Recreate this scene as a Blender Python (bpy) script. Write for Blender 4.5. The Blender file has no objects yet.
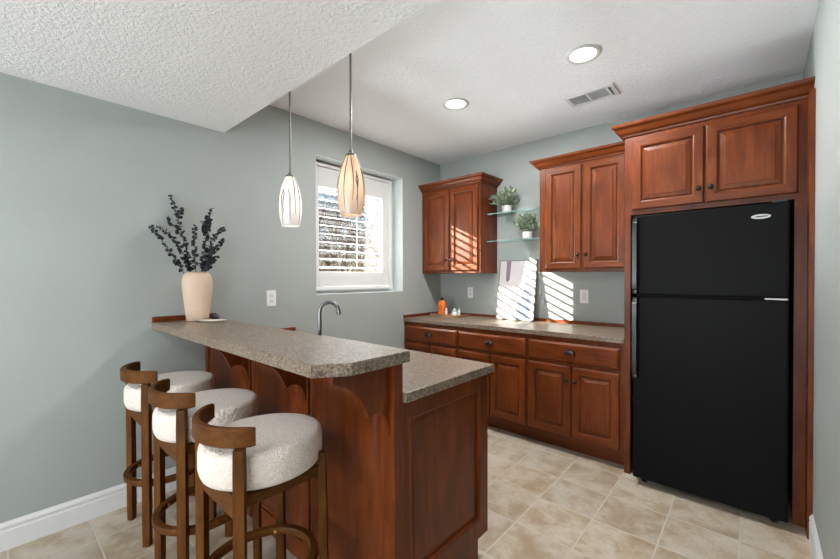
import bpy, bmesh, math, random
from mathutils import Vector, Matrix
random.seed(11)
S = bpy.context.scene
COL = S.collection
PI = math.pi

# ------------------------------------------------------------------ camera
yaw, pitch, roll = math.radians(41.565), math.radians(-.5829), math.radians(-.1715)
F0 = Vector((-math.sin(yaw), math.cos(yaw), 0)); R0 = Vector((math.cos(yaw), math.sin(yaw), 0)); U0 = Vector((0, 0, 1))
FW = F0*math.cos(pitch) + U0*math.sin(pitch); U1 = U0*math.cos(pitch) - F0*math.sin(pitch)
RT = R0*math.cos(roll) + U1*math.sin(roll); UP = U1*math.cos(roll) - R0*math.sin(roll)
cd = bpy.data.cameras.new('camera'); cam = bpy.data.objects.new('camera', cd); COL.objects.link(cam)
m = Matrix((RT, UP, -FW)).transposed().to_4x4(); m.translation = Vector((2.7621, -3.4772, 1.3311))
cam.matrix_world = m
cd.sensor_width = 36; cd.lens = 380.0837*36/840; cd.shift_y = (281.5695-279.5)/840; cd.clip_start = .02
S.camera = cam
S.cycles.sampling_pattern = 'TABULATED_SOBOL'

# ------------------------------------------------------------------ world, sun, large lights, exposure
SUN_DIR = Vector((1.11, 1.0, -.55)).normalized()
w = bpy.data.worlds.new('world'); S.world = w; w.use_nodes = True
wn = w.node_tree; bg = wn.nodes['Background']
sky = wn.nodes.new('ShaderNodeTexSky'); sky.sky_type = 'NISHITA'; sky.sun_disc = False
sky.sun_elevation = math.asin(-SUN_DIR.z); sky.sun_rotation = math.atan2(-SUN_DIR.x, -SUN_DIR.y)
wn.links.new(sky.outputs[0], bg.inputs[0]); bg.inputs[1].default_value = .14
sd = bpy.data.lights.new('sun', 'SUN'); sd.energy = 32; sd.angle = math.radians(.4); sd.color = (1, .93, .82)
so = bpy.data.objects.new('sun', sd); COL.objects.link(so); so.rotation_euler = SUN_DIR.to_track_quat('-Z', 'Y').to_euler(); so.location = (-6, -6, 6)

def area(name, loc, direction, sx, sy, energy, color):
    d = bpy.data.lights.new(name, 'AREA'); d.shape = 'RECTANGLE'; d.size = sx; d.size_y = sy; d.energy = energy; d.color = color
    o = bpy.data.objects.new(name, d); COL.objects.link(o); o.location = loc
    o.rotation_euler = Vector(direction).to_track_quat('-Z', 'Z').to_euler()
    return o
# two fill lamps added outside unseen openings of the room behind the camera
area('added_right_fill', (3.5, -5.9, .85), (-.45, .08, 1), 2.0, 1.5, 120, (.86, .93, 1))
area('added_rear_fill', (1.5, -8.0, .80), (0, 1, .40), 2.2, 1.2, 205, (.88, .945, 1))
# added uplight standing in for ground bounce, brightens the ceiling through the louvres
area('added_ceiling_uplight', (-.80, -1.15, .92), (1, 0, .95), 1.6, .6, 950, (.90, .96, 1))
S.view_settings.view_transform = 'Standard'; S.view_settings.look = 'None'
S.view_settings.gamma = 1; S.view_settings.use_curve_mapping = False
S.view_settings.exposure = 0.12
CAN_W, SOFFIT_W = 22, 11

# ------------------------------------------------------------------ materials
def mat(name, color, rough=.5, metal=0, **kw):
    mt = bpy.data.materials.new(name); mt.use_nodes = True
    p = mt.node_tree.nodes['Principled BSDF']
    p.inputs['Base Color'].default_value = (*color, 1); p.inputs['Roughness'].default_value = rough; p.inputs['Metallic'].default_value = metal
    for k, v in kw.items(): p.inputs[k.replace('_', ' ')].default_value = v
    return mt
class NT:
    def __init__(s, mt): s.t = mt.node_tree; s.p = s.t.nodes['Principled BSDF']
    def n(s, typ, **kw):
        o = s.t.nodes.new('ShaderNode'+typ)
        for k, v in kw.items():
            if k.startswith('i_'): o.inputs[k[2:].replace('_', ' ')].default_value = v
            else: setattr(o, k, v)
        return o
    def l(s, a, b): s.t.links.new(a, b)
    def coords(s, scale=(1, 1, 1), loc=(0, 0, 0), kind='Object'):
        c = s.n('TexCoord'); mp = s.n('Mapping'); mp.inputs['Scale'].default_value = scale; mp.inputs['Location'].default_value = loc
        s.l(c.outputs[kind], mp.inputs[0]); return mp.outputs[0]
    def ramp(s, fac, stops):
        r = s.n('ValToRGB'); e = r.color_ramp.elements
        while len(e) < len(stops): e.new(.5)
        for q, (pos, c) in zip(e, stops): q.position = pos; q.color = (*c, 1)
        s.l(fac, r.inputs[0]); return r.outputs[0]
    def mix(s, a, b, fac, mode='MIX'):
        x = s.n('Mix', data_type='RGBA', blend_type=mode)
        for i, v in ((6, a), (7, b), (0, fac)):
            if hasattr(v, 'is_linked'): s.l(v, x.inputs[i])
            else: x.inputs[i].default_value = v if i == 0 else (*v, 1)
        return x.outputs[2]
    def bump(s, h, strength, dist=.01):
        b = s.n('Bump'); b.inputs['Strength'].default_value = strength; b.inputs['Distance'].default_value = dist
        s.l(h, b.inputs['Height']); s.l(b.outputs[0], s.p.inputs['Normal'])

def paint(name, color, rough=.6, bs=90, bd=.0012):
    mt = mat(name, color, rough); t = NT(mt); c = t.coords()
    nz = t.n('TexNoise', i_Scale=bs, i_Detail=3); t.l(c, nz.inputs['Vector'])
    n2 = t.n('TexNoise', i_Scale=2.2, i_Detail=2); t.l(c, n2.inputs['Vector'])
    cc = t.ramp(n2.outputs[0], [(.3, tuple(x*.97 for x in color)), (.7, tuple(min(1, x*1.03) for x in color))])
    t.l(cc, t.p.inputs['Base Color']); t.bump(nz.outputs[0], .35, bd); return mt
M = {}
M['sage'] = paint('sage_wall_paint', (.340, .369, .349), .55)
def knockdown(name, strength):
    col = (.90, .90, .905); mt = mat(name, col, .8); t = NT(mt); c = t.coords()
    n1 = t.n('TexNoise', i_Scale=60, i_Detail=4, i_Roughness=.6, i_Distortion=.6); t.l(c, n1.inputs['Vector'])
    r = t.ramp(n1.outputs[0], [(.36, (0, 0, 0)), (.66, (1, 1, 1))])
    t.bump(r, strength, .0028); return mt
M['ceiling'] = knockdown('knockdown_ceiling', .75)
M['soffit'] = knockdown('knockdown_low_ceiling', .9)
M['white'] = mat('white_trim_paint', (.68, .68, .675), .4)
M['plastic'] = mat('white_plastic', (.82, .81, .78), .35)
M['dark_slot'] = mat('dark_slot', (.05, .05, .05), .5)

def wood(name, dark, mid, light, axis='z', rough=.36, fine=1.0, coat=.05, spec=.26):
    mt = mat(name, mid, rough, Coat_Weight=coat, Coat_Roughness=.2, Specular_IOR_Level=spec); t = NT(mt)
    sc = {'z': (1, 1, .10), 'x': (.10, 1, 1), 'y': (1, .10, 1)}[axis]
    c = t.coords(sc)
    g = t.n('TexNoise', i_Scale=38*fine, i_Detail=6, i_Roughness=.62, i_Distortion=.4); t.l(c, g.inputs['Vector'])
    sc2 = {'z': (1, 1, .35), 'x': (.35, 1, 1), 'y': (1, .35, 1)}[axis]
    c2 = t.coords(sc2)
    b = t.n('TexNoise', i_Scale=7*fine, i_Detail=3, i_Distortion=.8); t.l(c2, b.inputs['Vector'])
    col = t.ramp(g.outputs[0], [(.22, dark), (.5, mid), (.80, light)])
    blot = t.ramp(b.outputs[0], [(.30, (.58, .52, .48)), (.68, (1.10, 1.10, 1.08))])
    t.l(t.mix(col, blot, .85, 'MULTIPLY'), t.p.inputs['Base Color'])
    t.bump(g.outputs[0], .08, .002)
    return mt
CH = ((.080, .0155, .0025), (.140, .0300, .0046), (.205, .0510, .0085))
M['cherry'] = wood('cherry_vertical_grain', *CH, 'z')
M['cherry_h'] = wood('cherry_horizontal_grain', *CH, 'x')
M['cherry_y'] = wood('cherry_end_grain', *CH, 'y')
WN = ((.064, .0215, .0040), (.108, .0390, .0072), (.150, .0600, .0125))
M['walnut'] = wood('walnut_stool_wood', *WN, 'z', .45, 1.4, 0, .12)
M['walnut_rail'] = wood('walnut_rail_wood', *WN, 'x', .45, 1.4, 0, .12)

def laminate():
    mt = mat('speckled_stone_laminate', (.2, .18, .16), .36, Specular_IOR_Level=.9); t = NT(mt); c = t.coords()
    n1 = t.n('TexNoise', i_Scale=105, i_Detail=3, i_Roughness=.75); t.l(c, n1.inputs['Vector'])
    n2 = t.n('TexNoise', i_Scale=30, i_Detail=4, i_Roughness=.65); t.l(c, n2.inputs['Vector'])
    v = t.n('TexVoronoi', i_Scale=120); t.l(c, v.inputs['Vector'])
    a = t.ramp(n1.outputs[0], [(.38, (.022, .014, .008)), (.46, (.105, .066, .038)), (.54, (.245, .170, .108)), (.68, (.47, .40, .325))])
    b = t.ramp(n2.outputs[0], [(.38, (.095, .063, .040)), (.62, (.31, .26, .21))])
    ab = t.mix(a, b, .30)
    sp = t.ramp(v.outputs['Distance'], [(.0, (.45, .42, .38)), (.16, (1, 1, 1))])
    t.l(t.mix(ab, sp, .6, 'MULTIPLY'), t.p.inputs['Base Color']); return mt
M['laminate'] = laminate()

def tiles():
    mt = mat('beige_ceramic_tile', (.5, .42, .33), .38); t = NT(mt)
    c = t.coords((1, 1, 1), (-2.09 + .306*10, 1.295 + .306*10, 0))
    b = t.n('TexBrick', offset=0, squash=1); b.inputs['Scale'].default_value = 1
    b.inputs['Brick Width'].default_value = .306; b.inputs['Row Height'].default_value = .306
    b.inputs['Mortar Size'].default_value = .0042; b.inputs['Mortar Smooth'].default_value = .2; b.inputs['Bias'].default_value = 0
    b.inputs['Color1'].default_value = (.92, .92, .92, 1); b.inputs['Color2'].default_value = (1.06, 1.05, 1.03, 1); b.inputs['Mortar'].default_value = (1, 1, 1, 1)
    t.l(c, b.inputs['Vector'])
    # each tile offsets the mottling so it breaks at the grout
    sn = t.n('VectorMath', operation='SNAP'); t.l(c, sn.inputs[0]); sn.inputs[1].default_value = (.306, .306, 10)
    wn_ = t.n('TexWhiteNoise'); t.l(sn.outputs[0], wn_.inputs['Vector'])
    sc = t.n('VectorMath', operation='SCALE'); t.l(wn_.outputs['Color'], sc.inputs[0]); sc.inputs['Scale'].default_value = 3
    ad = t.n('VectorMath', operation='ADD'); t.l(c, ad.inputs[0]); t.l(sc.outputs[0], ad.inputs[1])
    n1 = t.n('TexNoise', i_Scale=6.0, i_Detail=8, i_Roughness=.64, i_Distortion=.3); t.l(ad.outputs[0], n1.inputs['Vector'])
    n2 = t.n('TexNoise', i_Scale=45, i_Detail=4, i_Roughness=.7); t.l(ad.outputs[0], n2.inputs['Vector'])
    col = t.ramp(n1.outputs[0], [(.36, (.62, .545, .44)), (.47, (.56, .475, .36)), (.57, (.47, .365, .25)), (.68, (.40, .295, .185))])
    sp = t.ramp(n2.outputs[0], [(.32, (.80, .77, .72)), (.52, (1, 1, 1))])
    col = t.mix(col, sp, .6, 'MULTIPLY'); col = t.mix(col, b.outputs['Color'], 1.0, 'MULTIPLY')
    col = t.mix(t.mix(col, (.84, .86, .90), 1.0, 'MULTIPLY'), (.50, .455, .39), b.outputs['Fac'])
    t.l(col, t.p.inputs['Base Color'])
    inv = t.n('Math', operation='SUBTRACT'); inv.inputs[0].default_value = 1; t.l(b.outputs['Fac'], inv.inputs[1])
    t.bump(inv.outputs[0], .6, .002); return mt
M['tile'] = tiles()

def boucle():
    mt = mat('cream_boucle', (.84, .73, .66), .95, Sheen_Weight=.25); t = NT(mt); c = t.coords()
    v = t.n('TexVoronoi', i_Scale=150); t.l(c, v.inputs['Vector'])
    n = t.n('TexNoise', i_Scale=60, i_Detail=4); t.l(c, n.inputs['Vector'])
    h = t.n('Math', operation='ADD'); t.l(v.outputs['Distance'], h.inputs[0]); t.l(n.outputs[0], h.inputs[1])
    t.l(t.ramp(n.outputs[0], [(.3, (.72, .63, .565)), (.65, (.79, .71, .645))]), t.p.inputs['Base Color'])
    t.bump(h.outputs[0], .7, .0045); return mt
M['boucle'] = boucle()
def ceramic(name, color, rough, scale, dist):
    mt = mat(name, color, rough); t = NT(mt); c = t.coords((1, 1, 6))
    n = t.n('TexNoise', i_Scale=scale, i_Detail=4); t.l(c, n.inputs['Vector'])
    t.l(t.ramp(n.outputs[0], [(.3, tuple(x*.93 for x in color)), (.7, color)]), t.p.inputs['Base Color'])
    t.bump(n.outputs[0], .4, dist); return mt
M['vase'] = ceramic('cream_ceramic', (.60, .445, .335), .6, 12, .003)
M['pot'] = ceramic('white_pot', (.60, .59, .57), .5, 20, .002)
M['dish'] = ceramic('pale_dish', (.72, .66, .57), .5, 20, .001)
M['stone'] = ceramic('dark_stone', (.05, .05, .055), .5, 20, .002)
def black_fridge():
    mt = mat('black_pebbled_enamel', (.0045, .0045, .005), .42, Specular_IOR_Level=.07); t = NT(mt); c = t.coords()
    n = t.n('TexNoise', i_Scale=260, i_Detail=2); t.l(c, n.inputs['Vector']); t.bump(n.outputs[0], .25, .0015); return mt
M['fridge'] = black_fridge()
M['handle_black'] = mat('black_handle_plastic', (.012, .013, .014), .28)
M['gasket'] = mat('black_gasket', (.004, .004, .004), .7)
M['chrome'] = mat('brushed_chrome', (.62, .63, .64), .18, 1)
M['badge'] = mat('satin_badge_metal', (.42, .42, .43), .45, 1)
M['nickel'] = mat('brushed_nickel', (.20, .19, .18), .4, 1)
M['bronze'] = mat('oil_rubbed_bronze', (.035, .028, .026), .32, .8)
M['brass'] = mat('brass_bolt', (.72, .45, .20), .3, 1)
M['steel_dark'] = mat('dark_steel', (.2, .21, .22), .3, 1)
M['vent_in'] = mat('vent_duct', (.10, .10, .10), .8)
M['leaf'] = mat('sage_green_leaf', (.17, .235, .15), .6)
M['leaf_pale'] = mat('pale_green_leaf', (.36, .42, .31), .6)
M['euca'] = mat('dark_eucalyptus_leaf', (.012, .014, .02), .65)
M['stem'] = mat('dark_stem', (.03, .022, .016), .7)
M['orange'] = mat('orange_liquid', (.80, .20, .035), .25)
M['orange_label'] = mat('deep_orange_label', (.62, .09, .012), .45)
M['pink'] = mat('dusty_pink_glass', (.62, .45, .43), .25)
M['mint'] = mat('mint_glass', (.42, .55, .47), .2)
M['canvas'] = mat('off_white_canvas', (.54, .515, .52), .7)
M['print_purple'] = mat('muted_purple_ink', (.21, .155, .185), .7)
M['print_blue'] = mat('slate_blue_ink', (.20, .235, .29), .7)
M['frame_grey'] = mat('grey_wood_frame', (.17, .15, .14), .5)
M['tray'] = wood('tan_tray_wood', (.20, .10, .05), (.30, .17, .09), (.38, .23, .13), 'x', .5, 1, 0)
M['snow'] = paint('winter_ground', (.16, .13, .10), .9, 12, .02)
M['bark'] = mat('brown_bark', (.075, .055, .045), .9)
M['vinyl'] = mat('white_vinyl', (.78, .77, .72), .4)

def glassy(name, tint, fr=.05, rough=.02, base=0.0):
    mt = bpy.data.materials.new(name); mt.use_nodes = True; t = mt.node_tree; t.nodes.remove(t.nodes['Principled BSDF'])
    out = t.nodes['Material Output']
    a = t.nodes.new('ShaderNodeBsdfTransparent'); a.inputs[0].default_value = (*tint, 1)
    g = t.nodes.new('ShaderNodeBsdfGlossy'); g.inputs['Roughness'].default_value = rough
    x = t.nodes.new('ShaderNodeMixShader'); x.inputs[0].default_value = fr; t.links.new(a.outputs[0], x.inputs[1]); t.links.new(g.outputs[0], x.inputs[2])
    t.links.new(x.outputs[0], out.inputs[0]); return mt
M['pane'] = glassy('window_glass', (.97, .98, .98))
M['shelf_glass'] = glassy('green_tinted_shelf_glass', (.90, .96, .95))
M['shelf_edge'] = mat('green_glass_edge', (.17, .29, .28), .2)
def shade(name, col):
    mt = bpy.data.materials.new(name); mt.use_nodes = True; t = mt.node_tree; t.nodes.remove(t.nodes['Principled BSDF'])
    out = t.nodes['Material Output']
    a = t.nodes.new('ShaderNodeBsdfTranslucent'); a.inputs[0].default_value = (*col, 1)
    d = t.nodes.new('ShaderNodeBsdfDiffuse'); d.inputs[0].default_value = (*col, 1)
    g = t.nodes.new('ShaderNodeBsdfGlossy'); g.inputs['Roughness'].default_value = .25
    x = t.nodes.new('ShaderNodeMixShader'); x.inputs[0].default_value = .5; t.links.new(a.outputs[0], x.inputs[1]); t.links.new(d.outputs[0], x.inputs[2])
    y = t.nodes.new('ShaderNodeMixShader'); y.inputs[0].default_value = .05; t.links.new(x.outputs[0], y.inputs[1]); t.links.new(g.outputs[0], y.inputs[2])
    t.links.new(y.outputs[0], out.inputs[0]); return mt
M['shade_white'] = shade('white_art_glass', (.86, .85, .84))
M['shade_cream'] = shade('cream_art_glass', (.80, .70, .60))
M['streak_grey'] = mat('grey_glass_streak', (.13, .10, .10), .4)
M['streak_brown'] = mat('brown_glass_streak', (.16, .085, .04), .4)
def emis(name, col, s):
    mt = mat(name, (1, 1, 1), .5); p = mt.node_tree.nodes['Principled BSDF']
    p.inputs['Emission Color'].default_value = (*col, 1); p.inputs['Emission Strength'].default_value = s; return mt
M['lens'] = emis('lit_lamp_lens', (1, .97, .92), 6)
M['bulb'] = emis('lit_bulb', (1, .8, .55), 5)

# ------------------------------------------------------------------ mesh helpers
class MB:
    def __init__(s): s.b = bmesh.new()
    def face(s, vs, mi=0):
        try: f = s.b.faces.new(vs); f.material_index = mi; return f
        except ValueError: return None
    def box(s, x0, x1, y0, y1, z0, z1, bev=0, mi=0, M4=None):
        r = bmesh.ops.create_cube(s.b, size=1); vs = r['verts']
        for v in vs:
            v.co = Vector((x0 if v.co.x < 0 else x1, y0 if v.co.y < 0 else y1, z0 if v.co.z < 0 else z1))
        fs = list({f for v in vs for f in v.link_faces})
        for f in fs: f.material_index = mi
        if bev:
            es = list({e for v in vs for e in v.link_edges})
            rb = bmesh.ops.bevel(s.b, geom=es, offset=bev, segments=2, affect='EDGES', profile=.6)
            vs = list({v for f in rb['faces'] for v in f.verts} | {v for v in vs if v.is_valid})
        if M4 is not None:
            for v in vs: v.co = M4 @ v.co
        return s
    def prism(s, pts, fn, h0, h1, mi=0):
        a = [s.b.verts.new(fn(p[0], p[1], h0)) for p in pts]; b = [s.b.verts.new(fn(p[0], p[1], h1)) for p in pts]
        n = len(pts)
        for i in range(n): s.face((a[i], a[(i+1) % n], b[(i+1) % n], b[i]), mi)
        s.face(a[::-1], mi); s.face(b, mi); return s
    def lathe(s, prof, seg=32, fn=None, mi=0, cap=True):
        fn = fn or (lambda x, y, z: (x, y, z)); rings = []
        for r, z in prof:
            if r < 1e-6: rings.append([s.b.verts.new(fn(0, 0, z))])
            else: rings.append([s.b.verts.new(fn(r*math.cos(2*PI*i/seg), r*math.sin(2*PI*i/seg), z)) for i in range(seg)])
        for A, B in zip(rings, rings[1:]):
            for i in range(seg):
                j = (i+1) % seg
                if len(A) == 1 and len(B) == 1: continue
                if len(A) == 1: s.face((A[0], B[j], B[i]), mi)
                elif len(B) == 1: s.face((A[i], A[j], B[0]), mi)
                else: s.face((A[i], A[j], B[j], B[i]), mi)
        if cap:
            if len(rings[0]) > 1: s.face(rings[0][::-1], mi)
            if len(rings[-1]) > 1: s.face(rings[-1], mi)
        return s
    def tube(s, pts, r, seg=8, mi=0, closed=False):
        pts = [Vector(p) for p in pts]; n = len(pts); rings = []
        rr = r if isinstance(r, (list, tuple)) else [r]*n
        up = None
        for i in range(n):
            if closed: d = (pts[(i+1) % n]-pts[i-1]).normalized()
            else: d = (pts[min(i+1, n-1)]-pts[max(i-1, 0)]).normalized()
            if up is None:
                up = Vector((0, 0, 1)) if abs(d.z) < .9 else Vector((1, 0, 0))
            a = d.cross(up)
            if a.length < 1e-4: a = d.cross(Vector((.3, 1, .2)))
            a.normalize(); b = a.cross(d).normalized(); up = b
            rings.append([s.b.verts.new(pts[i] + a*rr[i]*math.cos(2*PI*k/seg) + b*rr[i]*math.sin(2*PI*k/seg)) for k in range(seg)])
        rng = range(n) if closed else range(n-1)
        for i in rng:
            A, B = rings[i], rings[(i+1) % n]
            for k in range(seg): s.face((A[k], A[(k+1) % seg], B[(k+1) % seg], B[k]), mi)
        if not closed: s.face(rings[0][::-1], mi); s.face(rings[-1], mi)
        return s
    def sweep(s, rings_pts, mi=0, caps=True):
        R = [[s.b.verts.new(p) for p in ring] for ring in rings_pts]; n = len(R[0])
        for A, B in zip(R, R[1:]):
            for i in range(n): s.face((A[i], A[(i+1) % n], B[(i+1) % n], B[i]), mi)
        if caps: s.face(R[0][::-1], mi); s.face(R[-1], mi)
        return s
    def rects(s, fn, rings, mats=None):
        """concentric rectangles (u0,u1,v0,v1,w); mats: (side, horizontal) slot per step"""
        R = [[s.b.verts.new(fn(u, v, w_)) for u, v in ((a, c), (b, c), (b, d), (a, d))] for a, b, c, d, w_ in rings]
        for k, (A, B) in enumerate(zip(R, R[1:])):
            for i in range(4):
                mi = 0
                if mats and k in mats: mi = 1 if i in (0, 2) else 0
                s.face((A[i], A[(i+1) % 4], B[(i+1) % 4], B[i]), mi)
        s.face(R[0][::-1]); s.face(R[-1]); return s
    def build(s, name, mats, parent=None, smooth=None, kind=None, loc=None):
        bmesh.ops.recalc_face_normals(s.b, faces=s.b.faces[:])
        me = bpy.data.meshes.new(name)
        if smooth:
            for f in s.b.faces: f.smooth = True
            for e in s.b.edges:
                if len(e.link_faces) == 2 and e.calc_face_angle(0) > math.radians(smooth): e.smooth = False
        s.b.to_mesh(me); s.b.free()
        for x in (mats if isinstance(mats, (list, tuple)) else [mats]): me.materials.append(x)
        o = bpy.data.objects.new(name, me); COL.objects.link(o)
        if parent: o.parent = parent
        if kind: o['kind'] = kind
        if loc: o.location = loc
        return o
def tag(o, label, cat, group=None):
    o['label'] = label; o['category'] = cat
    if group: o['group'] = group
    return o
def thing(name, label, cat, loc=(0, 0, 0), group=None):
    o = bpy.data.objects.new(name, None); COL.objects.link(o); o.location = loc; o.empty_display_size = .1
    return tag(o, label, cat, group)
def copy_tree(o, parent=None):
    c = o.copy(); COL.objects.link(c)
    if parent: c.parent = parent
    for ch in list(o.children): copy_tree(ch, c)
    return c
# faces looking to -Y and to +X, in (u, v, w): w grows out of the face
def FY(y0, x0=0, z0=0): return lambda u, v, w_: (u-x0, y0-w_, v-z0)
def FX(x0): return lambda u, v, w_: (x0+w_, u, v)

def raised_panel(fn, u0, u1, v0, v1, t=.020, fr=.056):
    r = []
    def ring(i, w_): r.append((u0+i, u1-i, v0+i, v1-i, w_))
    ring(0, 0); ring(0, t-.005); ring(.003, t-.0015); ring(.007, t)
    ring(fr-.009, t); ring(fr-.004, t-.003); ring(fr-.002, t-.004); ring(fr, t-.015); ring(fr+.007, t-.0155)
    ring(fr+.010, t-.010); ring(fr+.032, t-.004); ring(fr+.034, t-.002)
    return MB().rects(fn, r, mats=(3, 4))
def slab_front(fn, u0, u1, v0, v1, t=.022):
    r = [(u0+i, u1-i, v0+i, v1-i, w_) for i, w_ in ((0, 0), (0, t-.010), (.004, t-.007), (.010, t-.003), (.014, t))]
    return MB().rects(fn, r)
def knob(parent, x, y, z):
    prof = [(.0055, 0), (.005, .012), (.012, .017), (.0155, .022), (.0135, .028), (.006, .031), (0, .0315)]
    return MB().lathe(prof, 16, lambda a, b, c: (x+a, y-c, z+b)).build('knob', M['bronze'], parent, smooth=50)
def cup_pull(parent, x, y, z):
    mb = MB(); W, H, D = .043, .037, .028; nu, nv = 16, 8; g = []
    for j in range(nv+1):
        ph = (PI/2)*j/nv; row = []
        for i in range(nu+1):
            th = PI*i/nu
            row.append(Vector((x - W*math.cos(th)*(1 if j < nv else 1)*math.cos(ph*.0)*1.0, 0, 0)))
        g.append(row)
    # half dome: outer shell and inner shell
    def P(a, b, s_): # a 0..pi across the top, b 0..pi/2 towards the front
        return mb.b.verts.new((x - W*s_*math.cos(a)*math.cos(b*.55), y - D*s_*math.sin(b) - .001, z - .012 + H*s_*math.sin(a)*math.cos(b) + .004*math.sin(b)))
    for s_ in (1.0, .9):
        grid = [[P(PI*i/nu, (PI/2)*j/nv, s_) for i in range(nu+1)] for j in range(nv+1)]
        for j in range(nv):
            for i in range(nu): mb.face((grid[j][i], grid[j][i+1], grid[j+1][i+1], grid[j+1][i]))
    mb.box(x-.043, x+.043, y-.003, y, z-.014, z-.010)
    return mb.build('cup_pull', M['bronze'], parent, smooth=50)
def crown(path, z, prof):
    """moulding swept along an orthogonal path, profile (outward offset, z)"""
    n = len(path); rings = []
    nor = []
    for a, b in zip(path, path[1:]):
        d = Vector((b[0]-a[0], b[1]-a[1])).normalized(); nor.append(Vector((d.y, -d.x)))
    for i, p in enumerate(path):
        if i == 0: off = nor[0]
        elif i == n-1: off = nor[-1]
        else: off = nor[i-1]+nor[i]
        rings.append([(p[0]+off.x*o, p[1]+off.y*o, z+h) for o, h in prof])
    return MB().sweep(rings)
CROWN = [(0, 0), (.010, 0), (.013, .010), (.022, .014), (.030, .022), (.044, .044), (.054, .050), (.060, .053), (.064, .060), (.066, .072), (0, .072)]

# ------------------------------------------------------------------ the room
CZ, SZ, SY = 2.641, 2.338, -2.399
XR, YF = 2.978, -7.6
st = 'structure'
MB().box(-.3, XR+.2, YF-.2, .2, -.12, 0).build('floor', M['tile'], kind=st)
MB().box(-.3, XR+.2, SY, .2, CZ, CZ+.12).build('ceiling', M['ceiling'], kind=st)
MB().box(-.3, XR+.2, YF-.2, SY, SZ, CZ+.12).build('ceiling', M['soffit'], kind=st)
wy0, wy1, wz0, wz1 = -1.672, -.630, 1.188, 2.365
b = MB()
b.box(-.3, 0, YF-.2, wy0, 0, CZ).box(-.3, 0, wy1, .2, 0, CZ).box(-.3, 0, wy0, wy1, 0, wz0).box(-.3, 0, wy0, wy1, wz1, CZ)
b.build('wall_left', M['sage'], kind=st)
MB().box(0, XR, 0, .2, 0, CZ).build('wall_back', M['sage'], kind=st)
b = MB(); b.box(XR, XR+.2, -4.9, .2, 0, CZ).box(XR, XR+.2, YF-.2, -6.9, 0, CZ).box(XR, XR+.2, -6.9, -4.9, 2.1, CZ)
b.build('wall_right', M['sage'], kind=st)
b = MB(); b.box(0, .4, YF-.2, YF, 0, CZ).box(2.6, XR, YF-.2, YF, 0, CZ).box(.4, 2.6, YF-.2, YF, 0, .7).box(.4, 2.6, YF-.2, YF, 2.2, CZ)
b.build('wall_front', M['sage'], kind=st)
def baseboard(fn, u0, u1, name):
    prof = [(0, 0), (.014, 0), (.014, .092), (.011, .098), (.011, .108), (.014, .112), (.012, .122), (.006, .130), (.004, .136), (0, .136)]
    MB().sweep([[fn(u, o, h) for o, h in prof] for u in (u0, u1)]).build(name, M['white'], kind=st)
baseboard(lambda u, o, h: (o, u, h), YF, -2.524, 'baseboard_left')
baseboard(lambda u, o, h: (XR-o, u, h), -4.9, -.747, 'baseboard_right')

# window: vinyl frame with a meeting stile, two panes
b = MB()
def frame_x(mb, x0, x1, y0, y1, z0, z1, t, bev=.003):
    mb.box(x0, x1, y0, y0+t, z0, z1, bev).box(x0, x1, y1-t, y1, z0, z1, bev)
    mb.box(x0, x1, y0+t, y1-t, z0, z0+t, bev).box(x0, x1, y0+t, y1-t, z1-t, z1, bev)
frame_x(b, -.285, -.215, wy0+.001, wy1-.001, wz0+.001, wz1-.001, .05)
win = b.build('window_1', M['vinyl'], kind=st)
MB().box(-.258, -.252, wy0+.05, wy1-.05, wz0+.05, wz1-.05).build('pane', M['pane'], win)

# added boards on the window returns; pale colour paints in light scattered by louvres
M['painted_scatter'] = paint('painted_scatter_light', (.62, .67, .65), .5)
b = MB(); frame_x(b, -.212, -.002, wy0+.0005, wy1-.0005, wz0+.0005, wz1-.0005, .004, 0); b.build('added_trim_1', M['painted_scatter'], kind=st)
# ------------------------------------------------------------------ outside the window
MB().box(-40, -.31, -20, 40, .55, .85).build('ground', M['snow'], kind=st)
def bare_tree(x, y, h, seed, label, spread=.55, n0=5):
    rnd = random.Random(seed); mb = MB()
    def grow(p, d, L, r, lev):
        q = p; pts = [p]; k = 4
        for i in range(k):
            d = (d + Vector((rnd.uniform(-1, 1), rnd.uniform(-1, 1), rnd.uniform(-.5, .8)))*.16).normalized()
            q = q + d*L/k; pts.append(q)
        mb.tube(pts, [r*(1-.45*i/k) for i in range(k+1)], 5 if lev < 2 else 3)
        if lev >= 4: return
        for i in range(n0 if lev < 3 else 4):
            t_ = rnd.uniform(.25, 1); p2 = pts[min(k, int(t_*k))]
            nd = (d + Vector((rnd.uniform(-1, 1), rnd.uniform(-1, 1), rnd.uniform(-.4, .7)))*spread*1.7).normalized()
            grow(p2, nd, L*rnd.uniform(.5, .72), r*.5, lev+1)
    grow(Vector((0, 0, 0)), Vector((0, 0, 1)), h*.42, h*.012, 0)
    o = mb.build('bare_tree', M['bark'], loc=(x, y, .85)); return tag(o, label, 'tree', 'bare trees outside the window')
bare_tree(-2.3, -.25, 3.2, 1, 'bare branching shrub nearest the left louvres outside the window', .6)
bare_tree(-3.4, 1.0, 3.6, 2, 'dark bare bush in the middle of the left window pane', .6)
bare_tree(-6.6, 1.6, 4.6, 3, 'bare tree farther back through the left window pane', .6)
bare_tree(-6.0, 4.4, 4.2, 4, 'bare tree seen through the right window pane', .5)
bare_tree(-4.0, 3.0, 3.4, 7, 'bare bush low through the right half of the window', .6)
bare_tree(-6.8, 6.4, 5.0, 8, 'slender bare tree at the right edge of the window view', .5)
for k, (x, y, lb) in enumerate(((-1.7, .35, 'low bare bush closest to the window glass'), (-4.4, 1.6, 'low twiggy bush in the centre of the window view'))):
    bare_tree(x, y, 1.9, 20+k, lb, .7, 6)
bare_tree(-10.5, 6.0, 6.0, 6, 'farthest bare tree through the window, behind the others', .6)

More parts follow.
